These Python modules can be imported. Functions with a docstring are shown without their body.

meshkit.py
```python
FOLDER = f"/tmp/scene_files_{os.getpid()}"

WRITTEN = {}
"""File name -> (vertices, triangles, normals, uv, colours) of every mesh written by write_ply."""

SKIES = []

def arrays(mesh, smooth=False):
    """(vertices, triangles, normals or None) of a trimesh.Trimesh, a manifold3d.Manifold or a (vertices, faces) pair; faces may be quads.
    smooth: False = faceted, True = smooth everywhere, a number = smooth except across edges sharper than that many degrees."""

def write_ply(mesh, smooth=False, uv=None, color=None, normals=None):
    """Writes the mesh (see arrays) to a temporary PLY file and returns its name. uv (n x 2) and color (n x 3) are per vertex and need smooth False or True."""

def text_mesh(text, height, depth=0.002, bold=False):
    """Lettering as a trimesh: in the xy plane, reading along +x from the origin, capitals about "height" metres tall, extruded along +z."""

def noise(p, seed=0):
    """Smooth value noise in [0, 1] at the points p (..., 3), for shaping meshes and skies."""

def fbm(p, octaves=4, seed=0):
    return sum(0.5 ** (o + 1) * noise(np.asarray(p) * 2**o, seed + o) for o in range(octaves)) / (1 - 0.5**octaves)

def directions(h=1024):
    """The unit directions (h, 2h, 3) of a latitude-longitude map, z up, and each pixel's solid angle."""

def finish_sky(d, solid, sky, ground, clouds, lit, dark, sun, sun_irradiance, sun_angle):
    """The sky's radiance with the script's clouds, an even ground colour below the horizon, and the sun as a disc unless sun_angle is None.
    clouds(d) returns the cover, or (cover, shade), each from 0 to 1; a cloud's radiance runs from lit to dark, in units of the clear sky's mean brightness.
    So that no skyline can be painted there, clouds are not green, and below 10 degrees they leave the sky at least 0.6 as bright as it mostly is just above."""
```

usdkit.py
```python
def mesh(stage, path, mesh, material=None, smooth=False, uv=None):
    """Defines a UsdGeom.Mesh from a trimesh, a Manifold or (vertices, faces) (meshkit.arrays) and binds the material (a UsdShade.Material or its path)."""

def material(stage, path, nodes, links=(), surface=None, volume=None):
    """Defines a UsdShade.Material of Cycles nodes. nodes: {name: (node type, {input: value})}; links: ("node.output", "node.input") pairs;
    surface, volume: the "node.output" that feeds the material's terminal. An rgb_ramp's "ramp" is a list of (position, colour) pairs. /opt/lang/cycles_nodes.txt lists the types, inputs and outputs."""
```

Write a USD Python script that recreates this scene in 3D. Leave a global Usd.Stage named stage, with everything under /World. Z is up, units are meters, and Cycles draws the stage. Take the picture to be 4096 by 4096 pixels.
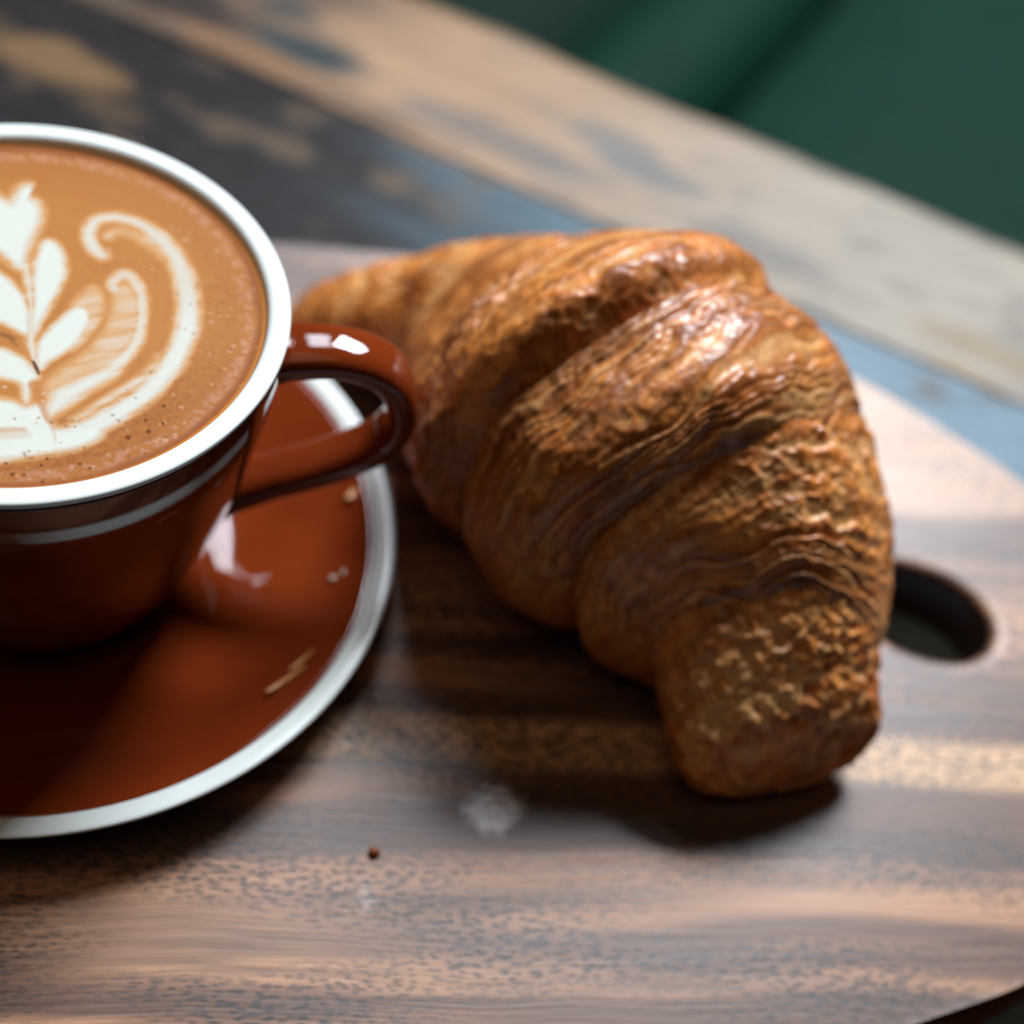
import math, numpy as np, trimesh, usdkit, meshkit, shapely
from pxr import Usd, UsdGeom, UsdLux, UsdShade, Gf, Sdf, Vt
from scipy.interpolate import CubicSpline, PchipInterpolator
from scipy.spatial import Delaunay
from shapely.geometry import Polygon

stage = Usd.Stage.CreateInMemory()
UsdGeom.SetStageUpAxis(stage, UsdGeom.Tokens.z)
UsdGeom.SetStageMetersPerUnit(stage, 1.0)
UsdGeom.Xform.Define(stage, '/World')
UsdGeom.Scope.Define(stage, '/World/Looks')

# ---------------------------------------------------------------- camera
CAM = np.array([0.09239977, -0.20017819, 0.28316297])
R_ = np.array([0.96574426, 0.19667383, 0.16928506])
U_ = np.array([-0.25949572, 0.73194511, 0.63001455])
W_ = np.array([0.0, 0.65236168, -0.7579078])
cam = UsdGeom.Camera.Define(stage, '/World/camera')
m4 = Gf.Matrix4d(1.0)
for i, v in enumerate((R_, U_, -W_, CAM)):
    for j in range(3):
        m4[i, j] = float(v[j])
cam.AddTransformOp().Set(m4)
cam.CreateHorizontalApertureAttr(24.0)
cam.CreateVerticalApertureAttr(24.0)
cam.CreateFocalLengthAttr(12.0 / math.tan(math.radians(17.0)))
cam.CreateClippingRangeAttr(Gf.Vec2f(0.01, 50))
cam.CreateFStopAttr(4.4)
cam.CreateFocusDistanceAttr(0.277)
cam.CreateExposureAttr(0.08)


# ---------------------------------------------------------------- light: one cool window behind, an added dim warm fill overhead
def rect_light(name, pos, target, w, h, intensity, color):
    l = UsdLux.RectLight.Define(stage, '/World/' + name)
    pos, target = np.array(pos, float), np.array(target, float)
    z = pos - target
    z /= np.linalg.norm(z)
    x = np.cross([0, 0, 1.0], z)
    x = np.array([1.0, 0, 0]) if np.linalg.norm(x) < 1e-6 else x / np.linalg.norm(x)
    y = np.cross(z, x)
    m = Gf.Matrix4d(1.0)
    for i, v in enumerate((x, y, z, pos)):
        for j in range(3):
            m[i, j] = float(v[j])
    l.AddTransformOp().Set(m)
    l.CreateWidthAttr(w)
    l.CreateHeightAttr(h)
    l.CreateIntensityAttr(intensity)
    l.CreateColorAttr(Gf.Vec3f(*color))


WIN_AZ, WIN_EL, WIN_D = math.radians(10), math.radians(47.5), 2.4
wdir = np.array([math.sin(WIN_AZ) * math.cos(WIN_EL), math.cos(WIN_AZ) * math.cos(WIN_EL), math.sin(WIN_EL)])
aim = np.array([0.09, 0.03, 0.02])
rect_light('window_light', aim + wdir * WIN_D, aim, 0.78, 0.76, 46.5, (0.92, 0.99, 1.06))
az2, el2 = math.radians(-17), math.radians(51)
wdir2 = np.array([math.sin(az2) * math.cos(el2), math.cos(az2) * math.cos(el2), math.sin(el2)])
rect_light('side_pane_light', aim + wdir2 * WIN_D, aim, 0.42, 0.80, 13.0, (0.90, 0.98, 1.10))
rect_light('warm_fill_light', (-0.3, -0.5, 2.3), (0.05, 0.0, 0.0), 1.6, 1.6, 0.56, (1.0, 0.72, 0.48))  # added fill standing in for the warm ambient light of the room

# ---------------------------------------------------------------- helpers
NAMES = {}


def path_for(name, parent=None):
    base = (parent.GetPath().pathString if parent else '/World') + '/' + name
    n = NAMES.get(base, 0)
    NAMES[base] = n + 1
    return base if n == 0 else '%s_%03d' % (base, n)


def obj(name, mesh, mat, parent=None, smooth=40, col=None):
    p = path_for(name, parent)
    m = usdkit.mesh(stage, p, mesh, mat, smooth=False)
    if smooth:
        v, f = (mesh.vertices, mesh.faces) if hasattr(mesh, 'vertices') else mesh
        t = trimesh.Trimesh(v, f, process=False)
        m.CreateNormalsAttr(Vt.Vec3fArray.FromNumpy(np.asarray(t.vertex_normals, np.float32)))
        m.SetNormalsInterpolation('vertex')
    if col is not None:
        pv = UsdGeom.PrimvarsAPI(m).CreatePrimvar('tint', Sdf.ValueTypeNames.Color3fArray, 'vertex')
        pv.Set(Vt.Vec3fArray.FromNumpy(np.asarray(col, np.float32)))
    return m.GetPrim()


def tag(prim, label=None, cat=None, group=None, kind=None):
    for k, v in (('label', label), ('category', cat), ('group', group), ('kind', kind)):
        if v:
            prim.SetCustomDataByKey(k, v)
    return prim


def thing(name, label, cat, group=None):
    return tag(UsdGeom.Xform.Define(stage, path_for(name)).GetPrim(), label, cat, group)


def lin(*c):
    c = np.asarray(c, float) / 255
    return np.where(c <= .04045, c / 12.92, ((c + .055) / 1.055) ** 2.4)


def lathe(profile, n=256):
    """closed lathe from (r, z) points; a point at r=0 becomes a pole."""
    v, f, rings = [], [], []
    for r, z in profile:
        if r < 1e-7:
            rings.append([len(v)] * n)
            v.append((0, 0, z))
        else:
            a = np.arange(n) / n * 2 * np.pi
            rings.append(list(range(len(v), len(v) + n)))
            v += list(zip(r * np.cos(a), r * np.sin(a), np.full(n, z)))
    for A, B in zip(rings[:-1], rings[1:]):
        for i in range(n):
            j = (i + 1) % n
            if A[i] != A[j]:
                f.append((A[i], A[j], B[j]))
            if B[i] != B[j]:
                f.append((A[i], B[j], B[i]))
    return np.array(v, float), np.array(f)


def smooth_profile(pts, n=80, closed=False):
    pts = np.array(pts, float)
    d = np.r_[0, np.cumsum(np.hypot(*np.diff(pts, axis=0).T))]
    t = np.linspace(0, d[-1], n)
    return np.stack([PchipInterpolator(d, pts[:, 0])(t), PchipInterpolator(d, pts[:, 1])(t)], -1)


def fbm(p, o=4, seed=0):
    return meshkit.fbm(np.asarray(p, float), o, seed)


def sstep(a, b, x):
    t = np.clip((x - a) / (b - a), 0, 1)
    return t * t * (3 - 2 * t)


def mixc(c, k, new):
    return c * (1 - k[:, None]) + np.asarray(new)[None] * k[:, None]


def grid_tube(P):
    """P (n, m, 3) closed round m; ends closed by fans."""
    n, m, _ = P.shape
    v = P.reshape(-1, 3)
    i, j = np.meshgrid(np.arange(n - 1), np.arange(m), indexing='ij')
    a, b, c, d = i * m + j, i * m + (j + 1) % m, (i + 1) * m + (j + 1) % m, (i + 1) * m + j
    f = np.concatenate([np.stack([a, b, c], -1).reshape(-1, 3), np.stack([a, c, d], -1).reshape(-1, 3)])
    v = np.vstack([v, P[0].mean(0), P[-1].mean(0)])
    j = np.arange(m)
    k = (j + 1) % m
    f = np.vstack([f, np.stack([k, j, np.full(m, n * m)], -1), np.stack([(n - 1) * m + j, (n - 1) * m + k, np.full(m, n * m + 1)], -1)])
    return v, f


# ---------------------------------------------------------------- materials
def mat(name, nodes, links=(), surface='p.BSDF'):
    return usdkit.material(stage, '/World/Looks/' + name, nodes, links, surface=surface)


def plain(name, color, rough=.4, **kw):
    return mat(name, {'p': ('principled_bsdf', dict(base_color=tuple(color), roughness=rough, **kw))})


M_white_glaze = mat('white_glaze', {
    'g': ('geometry', {}),
    'n': ('noise_texture', {'scale': 180.0, 'detail': 2.0}),
    'b': ('bump', {'strength': 0.05, 'distance': 0.0004}),
    'p': ('principled_bsdf', {'base_color': (0.84, 0.90, 0.875), 'roughness': 0.16})},
    [('g.position', 'n.vector'), ('n.fac', 'b.height'), ('b.normal', 'p.normal')])
M_brown_glaze = mat('brown_glaze', {
    'g': ('geometry', {}),
    'n': ('noise_texture', {'scale': 60.0, 'detail': 3.0}),
    'r': ('rgb_ramp', {'ramp': [(0.3, (0.165, 0.024, 0.0048)), (0.7, (0.21, 0.032, 0.0066))]}),
    'n2': ('noise_texture', {'scale': 150.0, 'detail': 1.0}),
    'b': ('bump', {'strength': 0.02, 'distance': 0.0003}),
    'p': ('principled_bsdf', {'roughness': 0.03, 'ior': 1.52})},
    [('g.position', 'n.vector'), ('g.position', 'n2.vector'), ('n.fac', 'r.fac'), ('r.color', 'p.base_color'), ('n2.fac', 'b.height'), ('b.normal', 'p.normal')])


def tinted(name, rough, bump_scale, bump, dist, extra=None, links=(), **kw):
    nodes = {'a': ('attribute', {'attribute': 'tint'}), 'g': ('geometry', {}),
             'n': ('noise_texture', {'scale': bump_scale, 'detail': 4.0, 'roughness': 0.6}),
             'b': ('bump', {'strength': bump, 'distance': dist}),
             'p': ('principled_bsdf', dict(roughness=rough, **kw))}
    nodes.update(extra or {})
    L = [('g.position', 'n.vector'), ('n.fac', 'b.height'), ('b.normal', 'p.normal')]
    if not any(l[1] == 'p.base_color' for l in links):
        L.append(('a.color', 'p.base_color'))
    return mat(name, nodes, L + list(links))

# ---------------------------------------------------------------- the table (planks run along the far edge)
TA = math.radians(-12.8)
TU, TW = np.array([math.cos(TA), math.sin(TA)]), np.array([-math.sin(TA), math.cos(TA)])
TZ = -0.018
M_table = tinted('table_paint', 0.42, 90.0, 0.25, 0.0012, specular_ior_level=0.07, extra={
    'mp': ('mapping', {'rotation': (0, 0, -TA), 'scale': (25.0, 500.0, 100.0)}),
    'n2': ('noise_texture', {'scale': 1.0, 'detail': 3.0}),
    'r': ('rgb_ramp', {'ramp': [(0.3, (0.72, 0.72, 0.72)), (0.7, (1.15, 1.15, 1.15))]}),
    'mx': ('mix', {'mix_type': 'multiply', 'fac': 1.0})},
    links=[('g.position', 'mp.vector'), ('mp.vector', 'n2.vector'), ('n2.fac', 'r.fac'), ('a.color', 'mx.color1'), ('r.color', 'mx.color2'), ('mx.color', 'p.base_color')])

TAN, GREY, DARK, TEAL, SHEEN_BLUE = lin(168, 136, 108), lin(112, 110, 108), lin(38, 35, 36), lin(48, 62, 66), lin(92, 118, 132)
# wear and stains on the paint: (u, w, ru, rw, colour, strength), millimetres along and across the planks
WEAR = [(-46, 207, 20, 9, TEAL, .95), (-63, 222, 9, 5, TEAL, .8), (-105, 158, 24, 10, lin(128, 100, 70), .95), (-66, 196, 34, 4.5, lin(140, 106, 78), .9),
        (-50, 162, 10, 5, lin(98, 80, 64), .7), (-32, 164, 9, 5, lin(104, 86, 68), .75), (-1, 169, 9, 4, lin(112, 92, 74), .7), (-80, 150, 12, 5, lin(100, 80, 60), .6),
        (44, 223, 18, 7, GREY, .7), (60, 217, 20, 6, lin(108, 112, 114), .7), (97, 204, 28, 7, GREY, .6), (20, 204, 40, 8, lin(100, 104, 106), .6),
        (-95, 205, 26, 10, DARK, .8), (-110, 225, 30, 10, lin(92, 74, 60), .6), (-18, 193, 22, 4, lin(70, 62, 56), .6), (150, 221, 26, 9, lin(168, 160, 150), .5), (175, 203, 24, 6, lin(150, 128, 100), .6),
        (165, 190, 12, 2.5, lin(160, 130, 85), .7), (-90, 120, 20, 10, lin(60, 66, 70), .5)]


def table_colour(x, y):
    u, w = x * TU[0] + y * TU[1], x * TW[0] + y * TW[1]
    u, w = u * 1000, w * 1000
    q = np.stack([u / 40, w / 14, 0 * u], -1)
    wob = fbm(q + 7, 4, 3) - .5
    wob2 = fbm(q * 2.3 + 31, 4, 8) - .5
    far = sstep(186.5, 189.5, w + wob * 6)
    c = np.tile(DARK, (len(u), 1)).astype(float)
    c = mixc(c, sstep(-25, 40, u + wob * 90 + (w - 150) * .3) * (.55 + .45 * sstep(-.2, .2, wob2)), lin(74, 88, 96))
    c = mixc(c, sstep(-5, 75, u + wob * 60), SHEEN_BLUE)  # cool window sheen put into the plank colour, growing to the right
    c = mixc(c, sstep(70, 150, u + wob * 50), lin(122, 144, 158))  # brighter end of the same painted sheen
    c = mixc(c, sstep(.08, .25, wob2) * .6, lin(106, 86, 66))
    t = np.tile(TAN, (len(u), 1)).astype(float)
    t = mixc(t, sstep(-20, 140, u) * .75, lin(166, 163, 153))
    t = mixc(t, sstep(.05, .25, wob2) * .5, GREY)
    t = mixc(t, sstep(-20, -70, u + wob * 60) * .75, lin(66, 58, 54))
    c = c * (1 - far[:, None]) + t * far[:, None]
    for uu, ww, ru, rw, col, k in WEAR:
        d = np.hypot((u - uu) / ru, (w - ww) / rw) + (wob2 * 1.2)
        c = mixc(c, k * sstep(1.15, .6, d), col)
    # rounded far edge of the table: its fall into shade painted darker
    c = mixc(c, sstep(246, 258, w + wob * 4) * .85, lin(62, 54, 40))
    return c


def plank(u0, u1, w0, w1, thick, rad=.004, step=.0025, rad0=.0012):
    """a table board: gridded top, rounded long edges, closed below (metres along u, w)."""
    us = np.arange(u0, u1 + step, step)
    prof = [(w0 + rad * 2, -thick), (w0, -thick), (w0, -rad0)]
    prof += [(w0 + rad0 - rad0 * math.cos(a), -rad0 + rad0 * math.sin(a)) for a in np.linspace(0, np.pi / 2, 6)[1:]]
    prof += [(w, 0) for w in np.arange(w0 + rad0, w1 - rad, step)[1:]]
    prof += [(w1 - rad + rad * math.cos(a), -rad + rad * math.sin(a)) for a in np.linspace(np.pi / 2, 0, 6)]
    prof += [(w1, -thick), (w1 - rad * 2, -thick)]
    prof = np.array(prof)
    P = np.zeros((len(us), len(prof), 3))
    uu = us[:, None]
    P[..., 0] = uu * TU[0] + prof[:, 0] * TW[0]
    P[..., 1] = uu * TU[1] + prof[:, 0] * TW[1]
    P[..., 2] = TZ + prof[:, 1]
    if w1 > .25:
        nick = (fbm(np.column_stack([us * 55, 0 * us, 0 * us + 3]), 3, 6) - .5) * .003 + (fbm(np.column_stack([us * 14, 0 * us, 0 * us + 8]), 2, 9) - .5) * .0025
        e = sstep(w1 - .03, w1 - .008, prof[:, 0])[None] * nick[:, None]
        P[..., 0] += e * TW[0]
        P[..., 1] += e * TW[1]
    P[..., 2] += (fbm(P.reshape(-1, 3) * [18, 18, 0] + 5, 2, 2).reshape(P.shape[:2]) - .5) * .0008
    v, f = grid_tube(P)
    f = f[:, ::-1]
    t = trimesh.Trimesh(v, f, process=False)
    if t.volume < 0:
        f = f[:, ::-1]
    return v, f


table = thing('wooden_table', 'worn wooden table of painted planks under the round serving board', 'table')
for i, (w0, w1) in enumerate([(.1884, .2607), (.107, .188), (.026, .1066), (-.055, .0256), (-.136, -.0554), (-.217, -.1364)]):
    v, f = plank(-.26, .36, w0, w1, .03, .012 if i == 0 else .0012, .0025 if i < 2 else .005)
    obj('plank', (v, f), M_table, table, 40, table_colour(v[:, 0], v[:, 1]))

# ---------------------------------------------------------------- the green bench beyond the table
M_green = mat('green_upholstery', {
    'g': ('geometry', {}), 'n': ('noise_texture', {'scale': 30.0, 'detail': 4.0}),
    'r': ('rgb_ramp', {'ramp': [(0.3, (0.0010, 0.021, 0.0125)), (0.7, (0.0015, 0.027, 0.0165))]}),
    'n2': ('noise_texture', {'scale': 900.0, 'detail': 2.0}), 'b': ('bump', {'strength': 0.3, 'distance': 0.0006}),
    'p': ('principled_bsdf', {'roughness': 0.7, 'specular_ior_level': 0.12})},
    [('g.position', 'n.vector'), ('n.fac', 'r.fac'), ('r.color', 'p.base_color'), ('g.position', 'n2.vector'), ('n2.fac', 'b.height'), ('b.normal', 'p.normal')])
M_dark = plain('dark_frame', (.01, .009, .008), .6)


def cushion(cx, cy, lx, ly, h, ang, ztop, crown, power=4.0, n=90):
    """an upholstered pad: superellipse plan, domed top, rounded sides."""
    a = np.linspace(0, 2 * np.pi, n * 2, endpoint=False)
    ex = np.sign(np.cos(a)) * np.abs(np.cos(a)) ** (2 / power)
    ey = np.sign(np.sin(a)) * np.abs(np.sin(a)) ** (2 / power)
    rings = []
    for k in np.linspace(0, 1, 14):
        rings.append((1 - .10 * (1 - math.sin(k * np.pi / 2)) ** 2, -h * (1 - k)))
    for s in np.linspace(1, .02, 30)[1:]:
        rings.append((s, 0))
    P = []
    c, s_ = math.cos(ang), math.sin(ang)
    for s, z in rings:
        x, y = ex * lx * s, ey * ly * s
        rr = np.maximum(np.abs(x / lx), np.abs(y / ly))
        zz = ztop + z + (crown * (1 - rr ** 3) if z == 0 else np.zeros_like(rr))
        P.append(np.stack([cx + x * c - y * s_, cy + x * s_ + y * c, zz], -1))
    return grid_tube(np.array(P))


bench = thing('green_bench', 'dark green upholstered bench beyond the far edge of the table', 'bench')
ang = math.radians(70)
obj('seat_cushion', cushion(.360, .730, .30, .170, .10, ang, -.32, .024, 3.4), M_green, bench)
obj('seat_cushion', cushion(.118, .765, .30, .052, .12, ang, -.355, .030, 2.6), M_green, bench)
M_green2 = plain('shaded_green_upholstery', (.0016, .0150, .0095), .7, specular_ior_level=.12)  # darker copy of the green: shade on the left pieces put into the colour
obj('seat_cushion', cushion(-.055, .830, .30, .125, .12, ang, -.39, .035, 3.0), M_green2, bench)
obj('seat_cushion', cushion(-.34, .93, .30, .150, .10, ang, -.39, .03), M_green2, bench)
bx = trimesh.creation.box((1.3, .75, .2))
bx.apply_transform(trimesh.transformations.rotation_matrix(ang - np.pi / 2, (0, 0, 1)))
bx.apply_translation((.06, .78, -.56))
obj('bench_base', bx, M_dark, bench, 0)
fl = trimesh.creation.box((6, 6, .02))
fl.apply_translation((0, 0, -.77))
tag(obj('floor', fl, plain('floor_stone', lin(60, 52, 46), .6), None, 0), 'dark floor below the table', None, None, 'structure')

# ---------------------------------------------------------------- the wooden serving board
GA = math.radians(15.0)
GX, GY = np.array([math.cos(GA), math.sin(GA)]), np.array([-math.sin(GA), math.cos(GA)])
OUT = np.array([(57, 92), (100, 90.5), (150, 78), (192, 58.5), (209, 44.5), (226, 27), (238, 2), (240, -26), (222, -58), (193, -82.5), (173, -89.8), (155, -95.5), (100, -102.5), (60, -103), (18, -96.6), (5, -93), (-35, -80), (-62, -45), (-66, 0), (-48, 48), (-10, 80), (28, 91)], float)
ring = np.vstack([OUT, OUT[:1]])
tt = np.r_[0, np.cumsum(np.hypot(*np.diff(ring, axis=0).T))]
cs = CubicSpline(tt, ring, bc_type='periodic')
outline = cs(np.linspace(0, tt[-1], 701)[:-1])
# finger hole near the right end: an oval slot, long axis across the grain-end
hc, hl, hw, ha = np.array([192.5, -3.0]), 16.5, 11.8, math.radians(-22)
ta = np.linspace(0, 2 * np.pi, 121)[:-1]
hole = np.stack([np.sign(np.cos(ta)) * np.abs(np.cos(ta)) ** .9 * hl, np.sin(ta) * hw], -1)
hole = hole @ np.array([[math.cos(ha), math.sin(ha)], [-math.sin(ha), math.cos(ha)]]) + hc
BT, BR = 18.0, 8.0


def offset(loop, d):
    t = np.roll(loop, -1, 0) - np.roll(loop, 1, 0)
    t /= np.linalg.norm(t, axis=1, keepdims=True)
    return loop + np.stack([-t[:, 1], t[:, 0]], -1) * d


def board_mesh():
    V, F = [], []

    def loops(loop, prof):
        ids = []
        for d, z in prof:
            L = offset(loop, d)
            ids.append(np.arange(len(loop)) + sum(len(x) for x in V))
            V.append(np.column_stack([L, np.full(len(L), z)]))
        for A, B in zip(ids[:-1], ids[1:]):
            A2, B2 = np.roll(A, -1), np.roll(B, -1)
            F.append(np.stack([A, A2, B2], -1))
            F.append(np.stack([A, B2, B], -1))
        return ids
    er = [(BR - BR * math.sin(a), -BT + BR - BR * math.cos(a)) for a in np.linspace(0, np.pi / 2, 6)]
    er += [(BR - BR * math.cos(a), -BR + BR * math.sin(a)) for a in np.linspace(0, np.pi / 2, 9)]
    o = loops(outline, er)
    hr = 2.6
    hp = [(-hr + hr * math.sin(a), -BT + hr - hr * math.cos(a)) for a in np.linspace(0, np.pi / 2, 4)]
    hp += [(-hr + hr * math.cos(a), -hr + hr * math.sin(a)) for a in np.linspace(0, np.pi / 2, 7)]
    h = loops(hole, hp)
    F[-2 * (len(hp) - 1):] = [x[:, ::-1] for x in F[-2 * (len(hp) - 1):]]
    for oi, hi, z, up in ((o[-1], h[-1], 0, True), (o[0], h[0], -BT, False)):
        allv = np.vstack(V)
        po, ph = allv[oi][:, :2], allv[hi][:, :2]
        poly = Polygon(po, [ph])
        step = 1.6 if up else 12
        gx, gy = np.meshgrid(np.arange(-70, 245, step), np.arange(-110, 95, step))
        g = np.column_stack([gx.ravel(), gy.ravel()])
        g = g[shapely.contains_xy(poly.buffer(-step * .7), g[:, 0], g[:, 1])]
        base = len(allv)
        V.append(np.column_stack([g, np.full(len(g), z)]))
        pts = np.vstack([po, ph, g])
        idx = np.r_[oi, hi, base + np.arange(len(g))]
        tri = Delaunay(pts).simplices
        cen = pts[tri].mean(1)
        tri = tri[shapely.contains_xy(poly, cen[:, 0], cen[:, 1])]
        a = pts[tri]
        area = np.cross(a[:, 1] - a[:, 0], a[:, 2] - a[:, 0])
        tri = np.where((area > 0)[:, None] == up, tri, tri[:, ::-1])
        F.append(idx[tri[np.abs(area) > 1e-9]])
    return np.vstack(V), np.vstack(F)


bv, bf = board_mesh()
A_, N_ = bv[:, 0], bv[:, 1]


def board_colour(a, n, z):
    q = np.stack([a / 90, n / 11, 0 * a], -1)
    bend = (fbm(np.stack([a / 110, n / 60, 0 * a + 4], -1), 2, 5) - .5) * 12
    b1 = fbm(np.stack([a / 160, (n + bend) / 7.5, 0 * a], -1), 3, 11)
    b2 = fbm(np.stack([a / 60, (n + bend) / 3.2, 0 * a + 9], -1), 3, 17)
    c = np.tile(lin(182, 132, 100), (len(a), 1)).astype(float)
    c = mixc(c, sstep(.42, .60, b1) * .85, lin(88, 64, 54))
    c = mixc(c, sstep(.55, .3, b1) * .55, lin(196, 148, 112))
    c = mixc(c, sstep(.45, .7, b2) * .5, lin(78, 62, 56))
    # pale sapwood stripes
    w = (fbm(np.stack([a / 50, 0 * a, 0 * a + 2], -1), 2, 3) - .5) * 7
    c = mixc(c, sstep(7.0, 4.0, np.abs(n + 41.5 + w * .6)) * .95 * sstep(-20, 40, a), lin(214, 170, 128))
    c = mixc(c, sstep(16, 8, np.abs(n - 66 + w * .6)) * .8, lin(205, 164, 134))
    c = mixc(c, sstep(16, 9, np.abs(n - 40 + w)) * sstep(150, 190, a) * .8, lin(206, 166, 138))
    # darker heartwood figure sweeping across the front
    c = mixc(c, sstep(9, 2, np.abs(n + 84 + .0012 * (a - 60) ** 2 * .9 + w * 1.4)) * .45, lin(94, 76, 70))
    c = mixc(c, sstep(6, 2, np.abs(n + 66 - .0016 * (a - 190) ** 2 + w)) * .35, lin(96, 80, 72))
    c = mixc(c, sstep(14, 6, np.abs(n - 16 + w)) * sstep(120, 160, a) * .5, lin(110, 84, 74))
    # a pale mark and a faint brown spot
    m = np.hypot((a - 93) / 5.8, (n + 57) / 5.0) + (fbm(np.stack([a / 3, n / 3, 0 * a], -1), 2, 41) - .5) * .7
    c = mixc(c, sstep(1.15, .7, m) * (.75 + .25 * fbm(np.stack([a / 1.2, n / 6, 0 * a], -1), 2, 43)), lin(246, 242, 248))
    m = np.hypot((a - 67.5) / 1.6, (n + 76) / 3.2)
    c = mixc(c, sstep(1.3, .5, m) * .45, lin(206, 188, 180))
    # oiled, redder rounded edge
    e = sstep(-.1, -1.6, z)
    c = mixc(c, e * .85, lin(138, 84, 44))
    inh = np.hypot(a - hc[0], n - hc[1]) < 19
    c = mixc(c, e * inh * .9, lin(44, 30, 22))  # hole wall: the shade inside the hole painted as dark brown
    return c


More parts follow.
